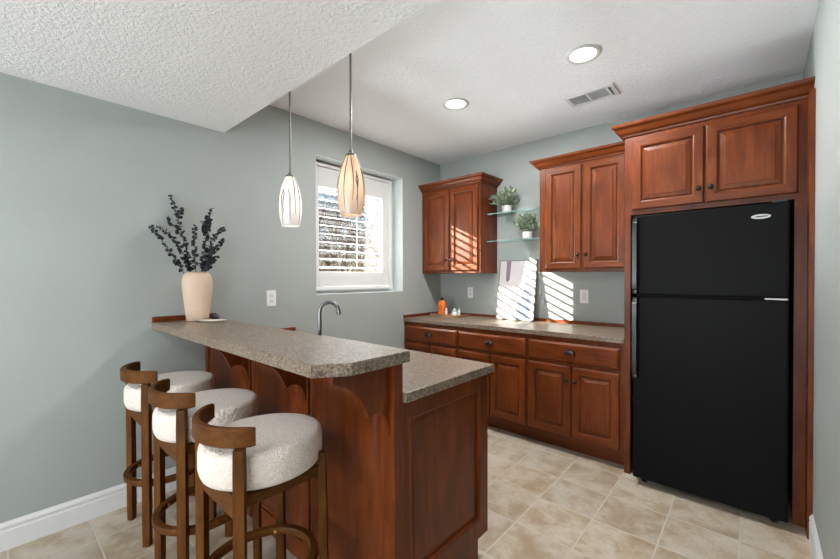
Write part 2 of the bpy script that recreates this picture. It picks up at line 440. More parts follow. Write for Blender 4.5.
# interior shutter in the window opening
sh = thing('plantation_shutter', 'white plantation shutter with open louvres in the window opening', 'shutter', (-.130, -1.172, wz0+.032))
ox, oy, oz = -.130, -1.172, wz0+.032
def L(*a): return a
b = MB(); hw = .485; hh = 1.125
frame_x(b, -.020, .028, -hw, hw, .002, hh, .030, .004); frame_x(b, -.046, -.020, -hw-.009, hw+.052, -.030, hh+.016, .070, .002); b.build('frame', M['white'], sh)
b = MB(); a0 = hw-.034; LY0, LY1 = -1.568-oy, -.818-oy; LZ0, LZ1 = 1.390-oz, 2.140-oz
for y0, y1 in ((-a0, LY0), (LY1, a0)): MB().box(-.012, .017, y0, y1, .036, hh-.034, .003).build('stile', M['white'], sh)
MB().box(-.012, .017, LY0, LY1, .036, LZ0, .003).build('bottom_rail', M['white'], sh)
MB().box(-.012, .017, LY0, LY1, LZ1, hh-.034, .003).build('top_rail', M['white'], sh)
b = MB(); ns = 10; pt = (LZ1-LZ0)/ns
for i in range(ns):
    z = LZ0+pt*(i+.5)
    ring = []
    for y in (LY0+.002, LY1-.002):
        ring.append([(.0425*math.cos(2*PI*k/12)+.0025, y, z-.0425*math.cos(2*PI*k/12)*.17+.0036*math.sin(2*PI*k/12)) for k in range(12)])
    b.sweep(ring)
b.build('louvres', M['white'], sh, smooth=60)
MB().box(.0465, .0525, -.004, .004, LZ0+.03, LZ1-.03, .002).build('tilt_rod', M['white'], sh)

# ------------------------------------------------------------------ cherry cabinets on the back wall
def base_cabinet(x0, x1, dx0, dx1, split, label):
    t = thing('base_cabinet', label, 'cabinet', (x0, 0, 0))
    b = MB(); b.box(.001, x1-x0-.001, -.61, -.003, .11, .875); b.build('carcass', M['cherry'], t)
    MB().box(.001, x1-x0-.001, -.526, -.003, 0.0, .11).build('toe_kick', M['cherry_h'], t)
    f = FY(-.6105, x0)
    d = slab_front(f, dx0, dx1, .690, .838).build('drawer', M['cherry_h'], t); cup_pull(d, (dx0+dx1)/2-x0, -.6325, .768)
    for u0, u1, kx in ((dx0+.004, split-.005, split-.034), (split+.005, dx1-.002, split+.034)):
        d = raised_panel(f, u0, u1, .138, .664).build('door', [M['cherry'], M['cherry_h']], t); knob(d, kx-x0, -.6305, .562)
    return t
base_cabinet(0, .690, .026, .680, .353, 'cherry base cabinet in the corner under the wooden tray')
base_cabinet(.690, 1.378, .705, 1.367, 1.036, 'middle cherry base cabinet under the leaning print')
base_cabinet(1.378, 2.088, 1.390, 2.060, 1.7325, 'cherry base cabinet beside the refrigerator with two full doors')

t = thing('countertop', 'long speckled grey laminate countertop along the back wall', 'countertop', (0, 0, .876))
MB().box(.001, 2.087, -.629, -.001, .0005, .038, .004).build('slab', M['laminate'], t)
b = MB(); b.box(.022, 2.087, -.020, -.001, .038, .066, .003); b.build('backsplash_strip', M['cherry_h'], t)
b = MB(); b.box(.001, .021, -.629, -.001, .038, .066, .003); b.build('backsplash_strip', M['cherry_y'], t)

def wall_cabinet(x0, x1, doors, knobs, path, label):
    t = thing('wall_cabinet', label, 'cabinet', (x0, 0, 1.376))
    MB().box(.001, x1-x0-.001, -.320, -.001, 0, .886).build('carcass', M['cherry'], t)
    f = FY(-.3205, x0, 1.376)
    for (u0, u1), kx in zip(doors, knobs):
        d = raised_panel(f, u0, u1, 1.402, 2.243).build('door', [M['cherry'], M['cherry_h']], t); knob(d, kx-x0, -.3405, 1.512-1.376)
    crown([(p[0]-x0, p[1]) for p in path], .884, CROWN).build('crown_moulding', M['cherry_h'], t)
    return t
wall_cabinet(0, .750, ((.030, .374), (.392, .724)), (.352, .414), [(.001, -.3205), (.7495, -.3205), (.7495, -.001)], 'small cherry wall cabinet beside the window, striped by sunlight')
wall_cabinet(1.350, 2.088, ((1.408, 1.703), (1.725, 2.026)), (1.681, 1.747), [(1.3505, -.001), (1.3505, -.3205), (2.087, -.3205)], 'cherry wall cabinet between the glass shelves and refrigerator')

t = thing('refrigerator_cabinet', 'tall cherry cabinet surrounding and topping the black refrigerator', 'cabinet', (2.09, 0, 0))
X = 2.09
MB().box(0, .876, -.630, -.001, 1.745, 2.269).build('carcass', M['cherry'], t)
MB().box(0, .036, -.630, -.001, 0, 1.745).build('side_panel', M['cherry'], t)
MB().box(.820, .868, -.630, -.001, 0, 1.745).build('side_panel', M['cherry'], t)
MB().box(.868, .8870, -.745, -.001, 0, 2.269).build('scribe_strip', M['cherry'], t)
f = FY(-.6305, X)
for u0, u1, kx in ((2.138, 2.521, 2.497), (2.531, 2.922, 2.555)):
    d = raised_panel(f, u0, u1, 1.776, 2.238).build('door', [M['cherry'], M['cherry_h']], t); knob(d, kx-X, -.6505, 1.862)
crown([(0, -.40), (0, -.6305), (.8875, -.6305)], 2.268, [(o*1.06, h*1.08) for o, h in CROWN]).build('crown_moulding', M['cherry_h'], t)

# ------------------------------------------------------------------ refrigerator
t = thing('refrigerator', 'black two-door top-freezer refrigerator in the cherry surround', 'refrigerator', (2.527, 0, 0))
x0, x1 = 2.166-2.527, 2.888-2.527
MB().box(x0+.004, x1-.004, -.672, -.06, .030, 1.716, .006).build('body', M['fridge'], t)
dfz = MB().box(x0, x1, -.742, -.679, 1.217, 1.722, .010).build('freezer_door', M['fridge'], t)
dfr = MB().box(x0, x1, -.742, -.679, .045, 1.207, .010).build('refrigerator_door', M['fridge'], t)
MB().box(x0+.012, x1-.012, -.679, -.672, .05, 1.71).build('gasket', M['gasket'], t)
def handle(parent, za, zb, flip):
    n = 14; rings = []
    for i in range(n+1):
        s_ = i/n; z = za+(zb-za)*s_
        e = min(1, min(s_, 1-s_)/.10); bow = .040*(1-(1-e)**2)
        yb = -.742-bow; wd = .015
        rings.append([(x0+.018-wd, yb, z), (x0+.018+wd, yb, z), (x0+.018+wd*.8, yb-.016, z), (x0+.018-wd*.8, yb-.016, z)])
    mb = MB().sweep(rings)
    mb.box(x0+.005, x0+.031, -.784, -.741, za, za+.03, .004).box(x0+.005, x0+.031, -.784, -.741, zb-.03, zb, .004)
    return mb.build('handle', M['handle_black'], parent, smooth=40)
handle(dfz, 1.225, 1.700, 0); handle(dfr, .690, 1.200, 1)
lx, lz = 2.776-2.527, 1.653
def oval(mb, rx, rz, y0, y1, n=28, mi=0): mb.prism([(lx+rx*math.cos(2*PI*i/n), lz+rz*math.sin(2*PI*i/n)) for i in range(n)], lambda u, v, h: (u, h, v), y0, y1, mi)
b = MB(); oval(b, .040, .0125, -.742, -.7445); bd = b.build('badge', M['badge'], dfz)
b = MB(); b.prism([(lx-.030, lz-.001), (lx-.012, lz+.0035), (lx+.026, lz+.0045), (lx+.031, lz+.001), (lx+.012, lz-.0025), (lx-.012, lz-.0035)], lambda u, v, h: (u, h, v), -.7445, -.7450)
b.build('badge_swoosh', M['stone'], bd)
MB().box(x1-.095, x1-.004, -.738, -.700, 1.208, 1.216, .001).build('hinge', M['badge'], t)
MB().box(x1-.07, x1-.005, -.735, -.60, 1.722, 1.736, .004).build('hinge_cover', M['handle_black'], t)
for fx in (x0+.05, x1-.05):
    MB().lathe([(.018, 0), (.018, .012), (.010, .014), (.010, .046)], 14, lambda a, c, z, fx=fx: (fx+a, -.66+c, z)).build('foot', M['handle_black'], t)
for fx in (x0+.05, x1-.05):
    MB().lathe([(.018, 0), (.018, .012), (.010, .014), (.010, .032)], 14, lambda a, c, z, fx=fx: (fx+a, -.12+c, z)).build('foot', M['handle_black'], t)

# ------------------------------------------------------------------ glass shelves and what stands on them
def glass_shelf(z, label):
    t = thing('glass_shelf', label, 'shelf', (.75, 0, z), 'glass shelves between the wall cabinets')
    MB().box(.002, .598, -.196, -.002, -.010, 0).build('pane', M['shelf_glass'], t)
    MB().box(.002, .598, -.200, -.196, -.010, 0).build('front_edge', M['shelf_edge'], t)
    for x in (.006, .594):
        for y in (-.16, -.04): MB().lathe([(.004, -.016), (.004, -.010)], 10, lambda a, c, h, x=x, y=y: (x+a*.9, y+c, h)).build('support_pin', M['chrome'], t)
    return t
glass_shelf(1.962, 'upper green-edged glass shelf between the two wall cabinets')
glass_shelf(1.692, 'lower green-edged glass shelf between the two wall cabinets')
def leafblade(mb, p, d, nrm, L_, W_, mi=0):
    d = d.normalized(); s_ = d.cross(nrm)
    if s_.length < 1e-3: s_ = d.cross(Vector((1, .2, .3)))
    s_.normalize(); n = s_.cross(d)
    pts = [(0, 0, 0), (.25, .38, .05), (.55, .5, .08), (.82, .3, .04), (1, 0, -.03), (.82, -.3, .04), (.55, -.5, .08), (.25, -.38, .05)]
    up = [mb.b.verts.new(p + d*a*L_ + s_*b_*W_ + n*c*L_ + n*.0004) for a, b_, c in pts]
    dn = [mb.b.verts.new(p + d*a*L_ + s_*b_*W_ + n*c*L_ - n*.0004) for a, b_, c in pts]
    mb.face(up, mi); mb.face(dn[::-1], mi)
    for i in range(8): mb.face((up[i], up[(i+1) % 8], dn[(i+1) % 8], dn[i]), mi)
def potted_plant(x, y, z, pr, ph, rad, hgt, n, seed, label, scale=1.0, mats=None, limits=None):
    rnd = random.Random(seed)
    t = thing('potted_plant', label, 'plant', (x, y, z), 'potted plants on the glass shelves')
    MB().lathe([(pr*.82, 0), (pr*.96, ph*.12), (pr, ph*.5), (pr*.97, ph), (pr*.86, ph), (pr*.84, ph*.9)], 24).build('pot', M['pot'], t, smooth=50)
    st_ = MB(); lf = MB()
    for i in range(n):
        az = rnd.uniform(0, 2*PI); el = rnd.uniform(.15, 1.45)
        d = Vector((math.cos(az)*math.cos(el), math.sin(az)*math.cos(el), math.sin(el)))
        L_ = rnd.uniform(.72, 1.0)
        end = Vector((d.x*rad*L_, d.y*rad*.75*L_, ph + d.z*hgt*L_))
        p0 = Vector((d.x*pr*.5, d.y*pr*.5, ph*.88)); mid = (p0+end)/2 + Vector((0, 0, .018))
        pts = [p0, mid, end]
        if limits: pts = [Vector((min(max(q.x, limits[0]), limits[1]), min(max(q.y, limits[2]), limits[3]), q.z)) for q in pts]
        st_.tube(pts, .0012, 4)
        for k in range(7):
            a = .3+.7*k/6; q = pts[0]*(1-a)**2 + pts[1]*2*a*(1-a) + pts[2]*a*a
            for sgn in (-1, 1):
                ld = (d*.55 + Vector((rnd.uniform(-1, 1), rnd.uniform(-1, 1), rnd.uniform(-.3, .9)))*.75)
                leafblade(lf, q, ld, Vector((rnd.uniform(-.4, .4), rnd.uniform(-.4, .4), 1)), rnd.uniform(.026, .040)*scale, rnd.uniform(.014, .020)*scale, 1 if rnd.random() < .38 else 0)
    st_.build('stems', M['leaf'], t); lf.build('foliage', mats or [M['leaf'], M['leaf_pale']], t)
    return t
potted_plant(.918, -.108, 1.962, .047, .072, .185, .165, 38, 3, 'leafy green plant in white pot on the upper glass shelf', 1.15, None, (-.155, .3, -.30, .095))
potted_plant(1.135, -.105, 1.692, .046, .068, .155, .165, 34, 5, 'leafy green plant in white pot on the lower glass shelf', 1.15, None, (-.3, .085, -.3, .085))
potted_plant(1.292, -.100, 1.692, .036, .060, .07, .15, 12, 8, 'pale potted plant on the lower shelf, half hidden by the cabinet', 1.0, [M['leaf_pale'], M['mint']], (-.042, .05, -.2, .08))

# ------------------------------------------------------------------ things on the back counter
t = thing('art_print', 'off-white abstract print leaning on the wall above the back counter', 'picture', (.995, -.105, .9168))
ang = math.atan2(.088, .59); t.rotation_euler = (-ang, 0, 0)
W2, Hh = .198, .590
MB().box(-W2+.006, W2-.006, -.003, .012, .006, Hh-.006).build('board', M['canvas'], t)
b = MB()
b.box(-W2, -W2+.006, -.008, .014, 0, Hh).box(W2-.006, W2, -.008, .014, 0, Hh).box(-W2+.006, W2-.006, -.008, .014, 0, .006).box(-W2+.006, W2-.006, -.008, .014, Hh-.006, Hh)
b.build('frame', M['frame_grey'], t)
fn = lambda u, v, h: (u, h, v)
MB().prism([(-.120, Hh-.008), (-.120, .395), (-.102, .365), (-.078, .395), (-.072, Hh-.008)], fn, -.003, -.0036).build('printed_shape', M['print_purple'], t)
MB().prism([(.010, .008), (.022, .165), (.060, .205), (.085, .305), (.110, .300), (.165, .262), (.150, .008)], fn, -.003, -.0036).build('printed_shape', M['print_blue'], t)

t = thing('serving_tray', 'low tan wooden tray in the corner of the back counter', 'tray', (.285, -.215, .9145))
def rrect(hx, hy, r, n=6):
    p = []
    for cx, cy, a0 in ((hx-r, hy-r, 0), (-hx+r, hy-r, PI/2), (-hx+r, -hy+r, PI), (hx-r, -hy+r, 1.5*PI)):
        for i in range(n+1): a = a0+PI/2*i/n; p.append((cx+r*math.cos(a), cy+r*math.sin(a)))
    return p
MB().prism(rrect(.185, .115, .03), lambda u, v, h: (u, v, h), 0, .010).build('base', M['tray'], t)
b = MB(); O = rrect(.185, .115, .03); I = rrect(.175, .105, .024)
b.sweep([[(o[0], o[1], .010), (o[0], o[1], .026), (i[0], i[1], .026), (i[0], i[1], .010)] for o, i in list(zip(O, I))+[(O[0], I[0])]], caps=False)
b.build('rim', M['tray'], t)
TZ = .9248
t = thing('bottle', 'orange bottle with dark cap on the wooden tray', 'bottle', (.182, -.205, TZ))
b = MB(); b.sweep([[(u*k, v*k, z) for u, v in rrect(.040, .024, .014)] for k, z in ((.93, 0), (1, .006), (1, .125), (.93, .142), (.6, .152), (.36, .156), (.36, .163))]); b.build('body', M['orange'], t, smooth=45)
MB().lathe([(.015, .163), (.015, .185), (.006, .187), (.006, .193)], 16).build('cap', M['bronze'], t)
MB().prism([(.026*math.cos(2*PI*i/20), .080+.028*math.sin(2*PI*i/20)) for i in range(20)], lambda u, v, h: (u, h, v), -.0243, -.0252).build('label', M['orange_label'], t)
t = thing('small_bottle', 'tiny dusty pink bottle beside the orange bottle on the tray', 'bottle', (.256, -.225, TZ))
MB().lathe([(.017, 0), (.018, .004), (.018, .046), (.009, .056), (.009, .060)], 18).build('body', M['pink'], t, smooth=45)
MB().lathe([(.010, .060), (.010, .074)], 14).build('cap', M['plastic'], t)
t = thing('candle_jar', 'squat white jar with mint green top on the wooden tray', 'jar', (.352, -.205, TZ))
MB().lathe([(.028, 0), (.030, .004), (.030, .040), (.028, .042)], 20).build('jar', M['plastic'], t, smooth=45)
MB().lathe([(.027, .042), (.024, .060), (.019, .066), (.008, .070), (.006, .082), (0, .083)], 20).build('lid', M['mint'], t, smooth=45)
t = thing('small_bottle', 'slim white bottle at the right end of the wooden tray', 'bottle', (.414, -.215, TZ))
MB().lathe([(.014, 0), (.015, .003), (.015, .060), (.008, .068)], 16).build('body', M['plastic'], t, smooth=45)
MB().lathe([(.008, .068), (.008, .086)], 12).build('cap', M['mint'], t)

# ------------------------------------------------------------------ wall plates
def plate(fn, kind, name, label, cat):
    r = [(-.037+i, .037-i, -.060+i, .060-i, w_) for i, w_ in ((0, 0), (0, .003), (.003, .006))]
    o = MB().rects(fn, r).build(name, M['plastic']); tag(o, label, cat)
    if kind == 'rocker':
        MB().rects(fn, [(-.017+i, .017-i, -.034+i, .034-i, w_) for i, w_ in ((0, .005), (0, .0085), (.002, .010))]).build('rocker', M['white'], o)
    else:
        for dz in (-.020, .020):
            q = MB().rects(fn, [(-.015+i, .015-i, dz-.014+i, dz+.014-i, w_) for i, w_ in ((0, .005), (0, .0075), (.001, .008))]).build('socket', M['white'], o)
            b = MB()
            for dx in (-.006, .006): b.rects(fn, [(dx-.001, dx+.001, dz-.004, dz+.006, w_) for w_ in (.0075, .0084)])
            b.build('slot', M['dark_slot'], q)
    return o
plate(lambda u, v, w_: (w_, -2.068+u, 1.177+v), 'outlet', 'wall_outlet', 'white outlet plate on the left wall right of the vase', 'outlet')
plate(lambda u, v, w_: (.418+u, -w_, 1.168+v), 'outlet', 'wall_outlet', 'white outlet on back wall below the small wall cabinet', 'outlet')
plate(lambda u, v, w_: (1.620+u, -w_, 1.162+v), 'rocker', 'light_switch', 'white rocker switch on back wall beside the sunlit stripes', 'switch')

# ------------------------------------------------------------------ the bar
KY0, KY1 = -2.520, -2.487          # knee wall faces
XE = 1.795
t = thing('bar_counter_wall', 'dark cherry panelled knee wall holding up the raised bar top', 'bar', (0, KY0, 0))
def LB(*a): return (a[0], a[1], a[2]-KY0, a[3]-KY0, a[4], a[5])
MB().box(.001, XE-.003, .006, KY1-KY0, 0, 1.0245).build('core', M['cherry'], t)
b = MB(); DIV = [0.02, .635, 1.217, 1.768]
for x, hw in ((.028, .026), (.635, .026), (1.217, .026), (1.768, .027)): MB().box(x-hw, x+hw, -.012, .006, .0, 1.0245, .003).build('stile', M['cherry'], t)
b = MB()
for a, c in zip(DIV, DIV[1:]):
    a2, c2 = a+.026+(.008 if a < .1 else 0), c-.026
    for z0, z1 in ((0, .10), (.93, 1.0245)): MB().box(a2, c2, -.008, .006, z0, z1, .002).build('rail', M['cherry_h'], t)
for a, c in zip(DIV, DIV[1:]):
    a2, c2 = a+.030+(.006 if a < .1 else 0), c-.030
    r = [(a2+i, c2-i, .104+i, .926-i, w_) for i, w_ in ((0, -.005), (0, .004), (.006, .006), (.016, .003), (.020, -.001), (.046, -.001), (.062, .004))]
    MB().rects(FY(0), r).build('panel', M['cherry'], t)
MB().box(XE-.003, XE+.004, -.012, KY1-KY0-.0005, 0, 1.0245, .002).build('end_trim', M['cherry'], t)
def corbel(x, lab=None):
    pts = [(-2.533, 1.0245), (-2.775, 1.0245), (-2.775, .999), (-2.745, .988), (-2.722, .977), (-2.700, .962), (-2.678, .941), (-2.660, .918), (-2.644, .890), (-2.632, .862), (-2.625, .850), (-2.612, .858), (-2.595, .860), (-2.576, .854), (-2.560, .842), (-2.547, .825), (-2.538, .800), (-2.533, .762)]
    return MB().prism(pts, lambda u, v, h: (h, u-KY0, v), x-.011, x+.011).build('corbel', M['cherry'], t)
for x in (.635, 1.217, 1.765): corbel(x)

t = thing('bar_countertop', 'raised speckled brown laminate bar top with a clipped corner', 'countertop', (0, -2.833, 1.025))
pl = [(.001, 0), (1.745, 0), (1.817, .098), (1.817, .366), (.001, .366)]
b = MB(); b.prism(pl, lambda u, v, h: (u, v, h), 0, .040)
bmesh.ops.bevel(b.b, geom=[e for e in b.b.edges if abs(e.verts[0].co.z-.04) < 1e-4 and abs(e.verts[1].co.z-.04) < 1e-4], offset=.003, segments=2, affect='EDGES')
b.build('slab', M['laminate'], t)
MB().box(.001, .021, .002, .366, .040, .071, .003).build('backsplash_strip', M['cherry_y'], t)

t = thing('sink_base_cabinet', 'cherry sink base cabinet with a large panelled end behind the bar', 'cabinet', (0, KY1, 0))
b = MB(); b.box(.001, XE-.012, .0005, .587, .11, .8755).box(.001, XE-.012, .0005, .505, 0, .11); b.build('carcass', M['cherry'], t)
b = MB()
# end frame with toe notch
yo = KY1
def EP(u, v, h): return (h, u-yo, v)
b.prism([(KY1+.0005, 0), (-1.985, 0), (-1.985, .112), (-1.900, .112), (-1.900, .194), (KY1+.0005, .194)], EP, XE-.012, XE)
b.prism([(KY1+.0005, .194), (-2.452, .194), (-2.452, .815), (KY1+.0005, .815)], EP, XE-.012, XE)
b.prism([(-1.963, .194), (-1.900, .194), (-1.900, .815), (-1.963, .815)], EP, XE-.012, XE)
b.prism([(KY1+.0005, .815), (-1.900, .815), (-1.900, .8755), (KY1+.0005, .8755)], EP, XE-.012, XE)
ep = b.build('end_frame', M['cherry'], t)
r = [(-2.452+i, -1.963-i, .194+i, .815-i, w_) for i, w_ in ((0, -.012), (0, 0), (.004, .004), (.012, .002), (.013, -.011), (.022, -.0115), (.040, -.008))]
MB().rects(lambda u, v, w_: (XE+w_, u-yo, v), r).build('end_panel', M['cherry'], t)
t = thing('sink_countertop', 'lower speckled grey laminate countertop behind the raised bar', 'countertop', (0, KY1, .876))
MB().box(.001, 1.816, .0005, 1.0*(-1.873-KY1), .0, .038, .004).build('slab', M['laminate'], t)
MB().box(.001, .021, .001, -1.873-KY1-.002, .038, .066, .003).build('backsplash_strip', M['cherry_y'], t)

# faucet on the lower counter
fx, fy = 1.150, -2.405
t = thing('faucet', 'tall chrome gooseneck faucet standing behind the raised bar', 'faucet', (fx, fy, .9145))
MB().lathe([(.026, 0), (.026, .006), (.017, .010), (.015, .060), (.012, .064)], 20).build('base', M['steel_dark'], t, smooth=40)
sp = Vector((.62, .78, 0)); rr = .046; zt = .250
pts = [Vector((0, 0, .06)), Vector((0, 0, .15)), Vector((0, 0, zt))]
for i in range(1, 13):
    a = PI - PI*.98*i/12; pts.append(sp*(rr+rr*math.cos(a)) + Vector((0, 0, zt+rr*math.sin(a))))
pts.append(pts[-1] + (pts[-1]-pts[-2]).normalized()*.004)
MB().tube(pts, .0095, 12).build('spout', M['steel_dark'], t, smooth=60)
q = pts[-1]; d = (pts[-1]-pts[-2]).normalized()
MB().tube([q-d*.002, q+d*.014], .0118, 12).build('spray_head', M['steel_dark'], t, smooth=40)
MB().tube([Vector((.012, -.004, .04)), Vector((.05, -.012, .055))], .005, 8).build('lever', M['steel_dark'], t)

# vase, branches, dish, stone
VX, VY, VZ = .128, -2.618, 1.0655
t = thing('vase', 'tall cream ceramic vase on the far end of the bar top', 'vase', (VX, VY, VZ))
vp = [(.060, 0), (.068, .004), (.074, .05), (.084, .12), (.092, .19), (.094, .232), (.091, .262), (.080, .286), (.064, .298), (.057, .301), (.053, .298), (.053, .285), (.060, .27)]
MB().lathe([(r*.90, z*1.015) for r, z in vp], 40, cap=True).build('body', M['vase'], t, smooth=70)
CAM = Vector((2.7621, -3.4772, 1.3311))
DV = (Vector((VX, VY, 1.5))-CAM).dot(FW)
def sc2w(px_, py_, dd=0):
    d = FW + RT*((px_-420)/380.0837) - UP*((py_-281.5695)/380.0837); return CAM + d*(DV+dd)
def branch(label, tip, ctrl, dep, nleaf, seed, twigs=()):
    nleaf = int(nleaf*1.35)
    rnd = random.Random(seed)
    p0 = Vector((VX, VY, VZ+.255)) + (RT*((tip[0]-197)/30*.022)); p0.z = VZ+.20
    p2 = sc2w(*tip, dep); p1 = sc2w(*ctrl, dep*.5)
    p2.x = max(p2.x, .02); p1.x = max(p1.x, .02)
    t = thing('eucalyptus_branch', label, 'branch', p0, 'dark eucalyptus branches in the vase')
    def curve(a, b_, c, n=16): return [a*(1-i/n)**2 + b_*2*(i/n)*(1-i/n) + c*(i/n)**2 for i in range(n+1)]
    lines = [curve(Vector((0, 0, 0)), p1-p0, p2-p0)]
    for (tp, cc, start) in twigs:
        a = lines[0][start]; e = sc2w(*tp, dep); e.x = max(e.x, .02); lines.append(curve(a, (a+(e-p0))/2 + Vector((0, 0, .012)), e-p0, 8))
    sm = MB(); lm = MB()
    for li, ln in enumerate(lines):
        sm.tube(ln, [.0022*(1-.6*i/len(ln)) for i in range(len(ln))], 5)
        tot = nleaf if li == 0 else max(6, nleaf//3)
        lo = .14 if li == 0 else .12
        for k in range(tot):
            a = lo + (1-lo)*(k+rnd.random()*.5)/tot; f_ = a*(len(ln)-1); i = min(int(f_), len(ln)-2); q = ln[i].lerp(ln[i+1], f_-i)
            d = (ln[i+1]-ln[i]).normalized(); sz = .027*(1.0-.30*a)
            if (q+p0).z < VZ+.312: continue
            for sgn in (-1, 1):
                side = d.cross(Vector((rnd.uniform(-1, 1), rnd.uniform(-1, 1), rnd.uniform(-1, 1)))).normalized()
                if (q+p0).x + side.x*.022 < .004: side.x = abs(side.x)
                leafblade(lm, q, side + d*.35, Vector((rnd.uniform(-1, 1), rnd.uniform(-1, 1), rnd.uniform(-.2, 1))), sz*rnd.uniform(.8, 1.1), sz*1.0)
    sm.build('stem', M['stem'], t); lm.build('leaves', M['euca'], t)
branch('tallest dark eucalyptus branch rising left of the vase centre', (169, 195), (187, 245), .00, 26, 1, (((181.5, 208), 0, 12), ((164, 219), 0, 9)))
branch('lowest dark eucalyptus branch arching out to the far left', (150.5, 226), (177, 258), -.12, 26, 2)
branch('dark eucalyptus branch spreading left between lowest and tallest', (156, 226), (186, 238), -.09, 22, 3)
branch('short dark eucalyptus branch upright in the bouquet centre', (195, 225), (194, 250), .02, 20, 4)
branch('tall dark eucalyptus branch on the right side of the bouquet', (212, 207.5), (204, 250), .00, 30, 5, (((203, 221), 0, 10), ((208, 216), 0, 11)))
branch('dark eucalyptus branch with tip reaching furthest right', (225, 229), (207, 232), -.03, 24, 6)
branch('lower right dark eucalyptus branch bending outward', (224.5, 239), (208, 255), .04, 24, 7)
branch('short dark eucalyptus sprig leaning right just above the vase mouth', (218, 256), (207, 264), -.05, 18, 12)
branch('short dark eucalyptus sprig leaning left just above the vase mouth', (183, 257), (190, 264), -.05, 18, 13)
branch('dense dark eucalyptus sprig low over the vase mouth', (214, 247), (203, 262), -.03, 22, 9)

o = MB(); n = 36
ring = lambda k, z: [(.090*k*math.cos(2*PI*i/n), .045*k*math.sin(2*PI*i/n), z) for i in range(n)]
o.sweep([ring(.55, 0), ring(.8, .002), ring(1.0, .010), ring(.97, .011), ring(.75, .005), ring(.4, .004)])
o = o.build('dish', M['dish'], smooth=50, loc=(.268, -2.582, 1.0655)); o.rotation_euler = (0, 0, yaw)
tag(o, 'small pale oval dish lying beside the vase on the bar', 'dish')
b = MB(); b.lathe([(.012, 0), (.022, .004), (.027, .014), (.024, .025), (.014, .032), (0, .034)], 14)
o = b.build('stone', M['stone'], smooth=60, loc=(.115, -2.510, 1.0655)); tag(o, 'small dark grey stone behind the vase and pale dish', 'ornament')

# ------------------------------------------------------------------ bar stools
def bar_stool(loc, rz, label):
    t = thing('bar_stool', label, 'stool', loc, 'bar stools along the bar'); t.rotation_euler = (0, 0, rz)
    # cushion: slightly oval rounded drum, set forward of the posts
    prof = [(0, .651), (.160, .652), (.182, .655), (.193, .662), (.199, .675), (.203, .692), (.203, .746), (.2005, .761), (.194, .770), (.181, .775), (.14, .777), (0, .778)]
    MB().lathe(prof, 64, lambda x, y, z: (x*.965, y*1.04+.028, z)).build('seat', M['boucle'], t, smooth=80)
    MB().lathe([(.0, .630), (.145, .630), (.155, .636), (.155, .6515), (0, .6515)], 40, lambda x, y, z: (x, y+.02, z)).build('seat_base', M['walnut'], t)
    def polar(r, a, z): return (r*math.cos(a), r*math.sin(a), z)
    D = math.radians
    # back rail
    rings = []; n = 28; a0, a1 = D(209), D(331)
    for i in range(n+1):
        a = a0+(a1-a0)*i/n; e = min(i, n-i); k = [.62, .86, .97][e] if e < 3 else 1
        ri, ro = .185, .211; rc = (ri+ro)/2; hw = (ro-ri)/2*k; z0, z1 = .806, .868; zc = (z0+z1)/2; hz = (z1-z0)/2*(k*.25+.75); c_ = .006
        rings.append([polar(rc-hw, a, zc-hz+c_), polar(rc-hw+c_, a, zc-hz), polar(rc+hw-c_, a, zc-hz), polar(rc+hw, a, zc-hz+c_), polar(rc+hw, a, zc+hz-c_), polar(rc+hw-c_, a, zc+hz), polar(rc-hw+c_, a, zc+hz), polar(rc-hw, a, zc+hz-c_)])
    MB().sweep([[(x_, y_+.014, z_) for x_, y_, z_ in rg] for rg in rings]).build('back_rail', M['walnut_rail'], t, smooth=40)
    def leg(a, zt, front):
        rings = []
        n = 10
        for i in range(n+1):
            s_ = i/n; z = zt*s_
            if front:
                wr, wt = .014, .018 - .004*s_; rc = .232 + .010*(1-s_)
                if s_ > .9: wt *= .8; wr *= .8
            else:
                wr, wt = .015, .0165; rc = .202
            c, s2 = math.cos(a), math.sin(a)
            q = []
            for dr, dt in ((-wr, -wt), (wr, -wt), (wr, wt), (-wr, wt)):
                q.append(((rc+dr)*c - dt*s2, (rc+dr)*s2 + dt*c, z))
            rings.append(q)
        mb = MB().sweep(rings)
        es = [e for e in mb.b.edges if abs((e.verts[0].co-e.verts[1].co).normalized().z) > .9]
        bmesh.ops.bevel(mb.b, geom=es, offset=.003, segments=2, affect='EDGES')
        o = mb.build('leg', M['walnut'], t, smooth=35)
        # bolt on the inner face
        MB().lathe([(.0065, 0), (.0065, .003), (.004, .005), (0, .0055)], 12, lambda x, y, z: ((.160+.017*front-z)*math.cos(a)-x*math.sin(a), (.160+.017*front-z)*math.sin(a)+x*math.cos(a), .300+y)).build('bolt', M['brass'], o)
        return o
    for a in (D(218.5), D(321.5)): leg(a, .8065, False)
    for a in (D(46), D(132)): leg(a, .700, True)
    # footrest ring
    rings = []
    for i in range(49):
        a = 2*PI*i/48
        ro = .189 + .030*max(0, math.sin(a))**2      # reaches the front legs, which stand farther out
        rings.append([polar(ro+q, a, z) for q, z in ((-.026, .286), (-.003, .286), (0, .290), (0, .310), (-.003, .314), (-.026, .314), (-.029, .310), (-.029, .290))])
    MB().sweep(rings, caps=False).build('footrest_ring', M['walnut_rail'], t, smooth=40)
    # aprons under the seat
    for ya, xh in ((-.124, .150), (.150, .160)):
        MB().box(-xh, xh, ya-.010, ya+.010, .580 if ya < 0 else .605, .6515, .002).build('apron', M['walnut_rail'], t)
    for a in (D(0), D(180)):
        MB().box(.152*math.cos(a)-.010, .152*math.cos(a)+.010, -.115, .140, .618, .6515, .002).build('apron', M['walnut_rail'], t)
    return t
s1 = bar_stool((.335, -2.847, 0), 0, 'farthest boucle-seated walnut bar stool, next to the left wall')
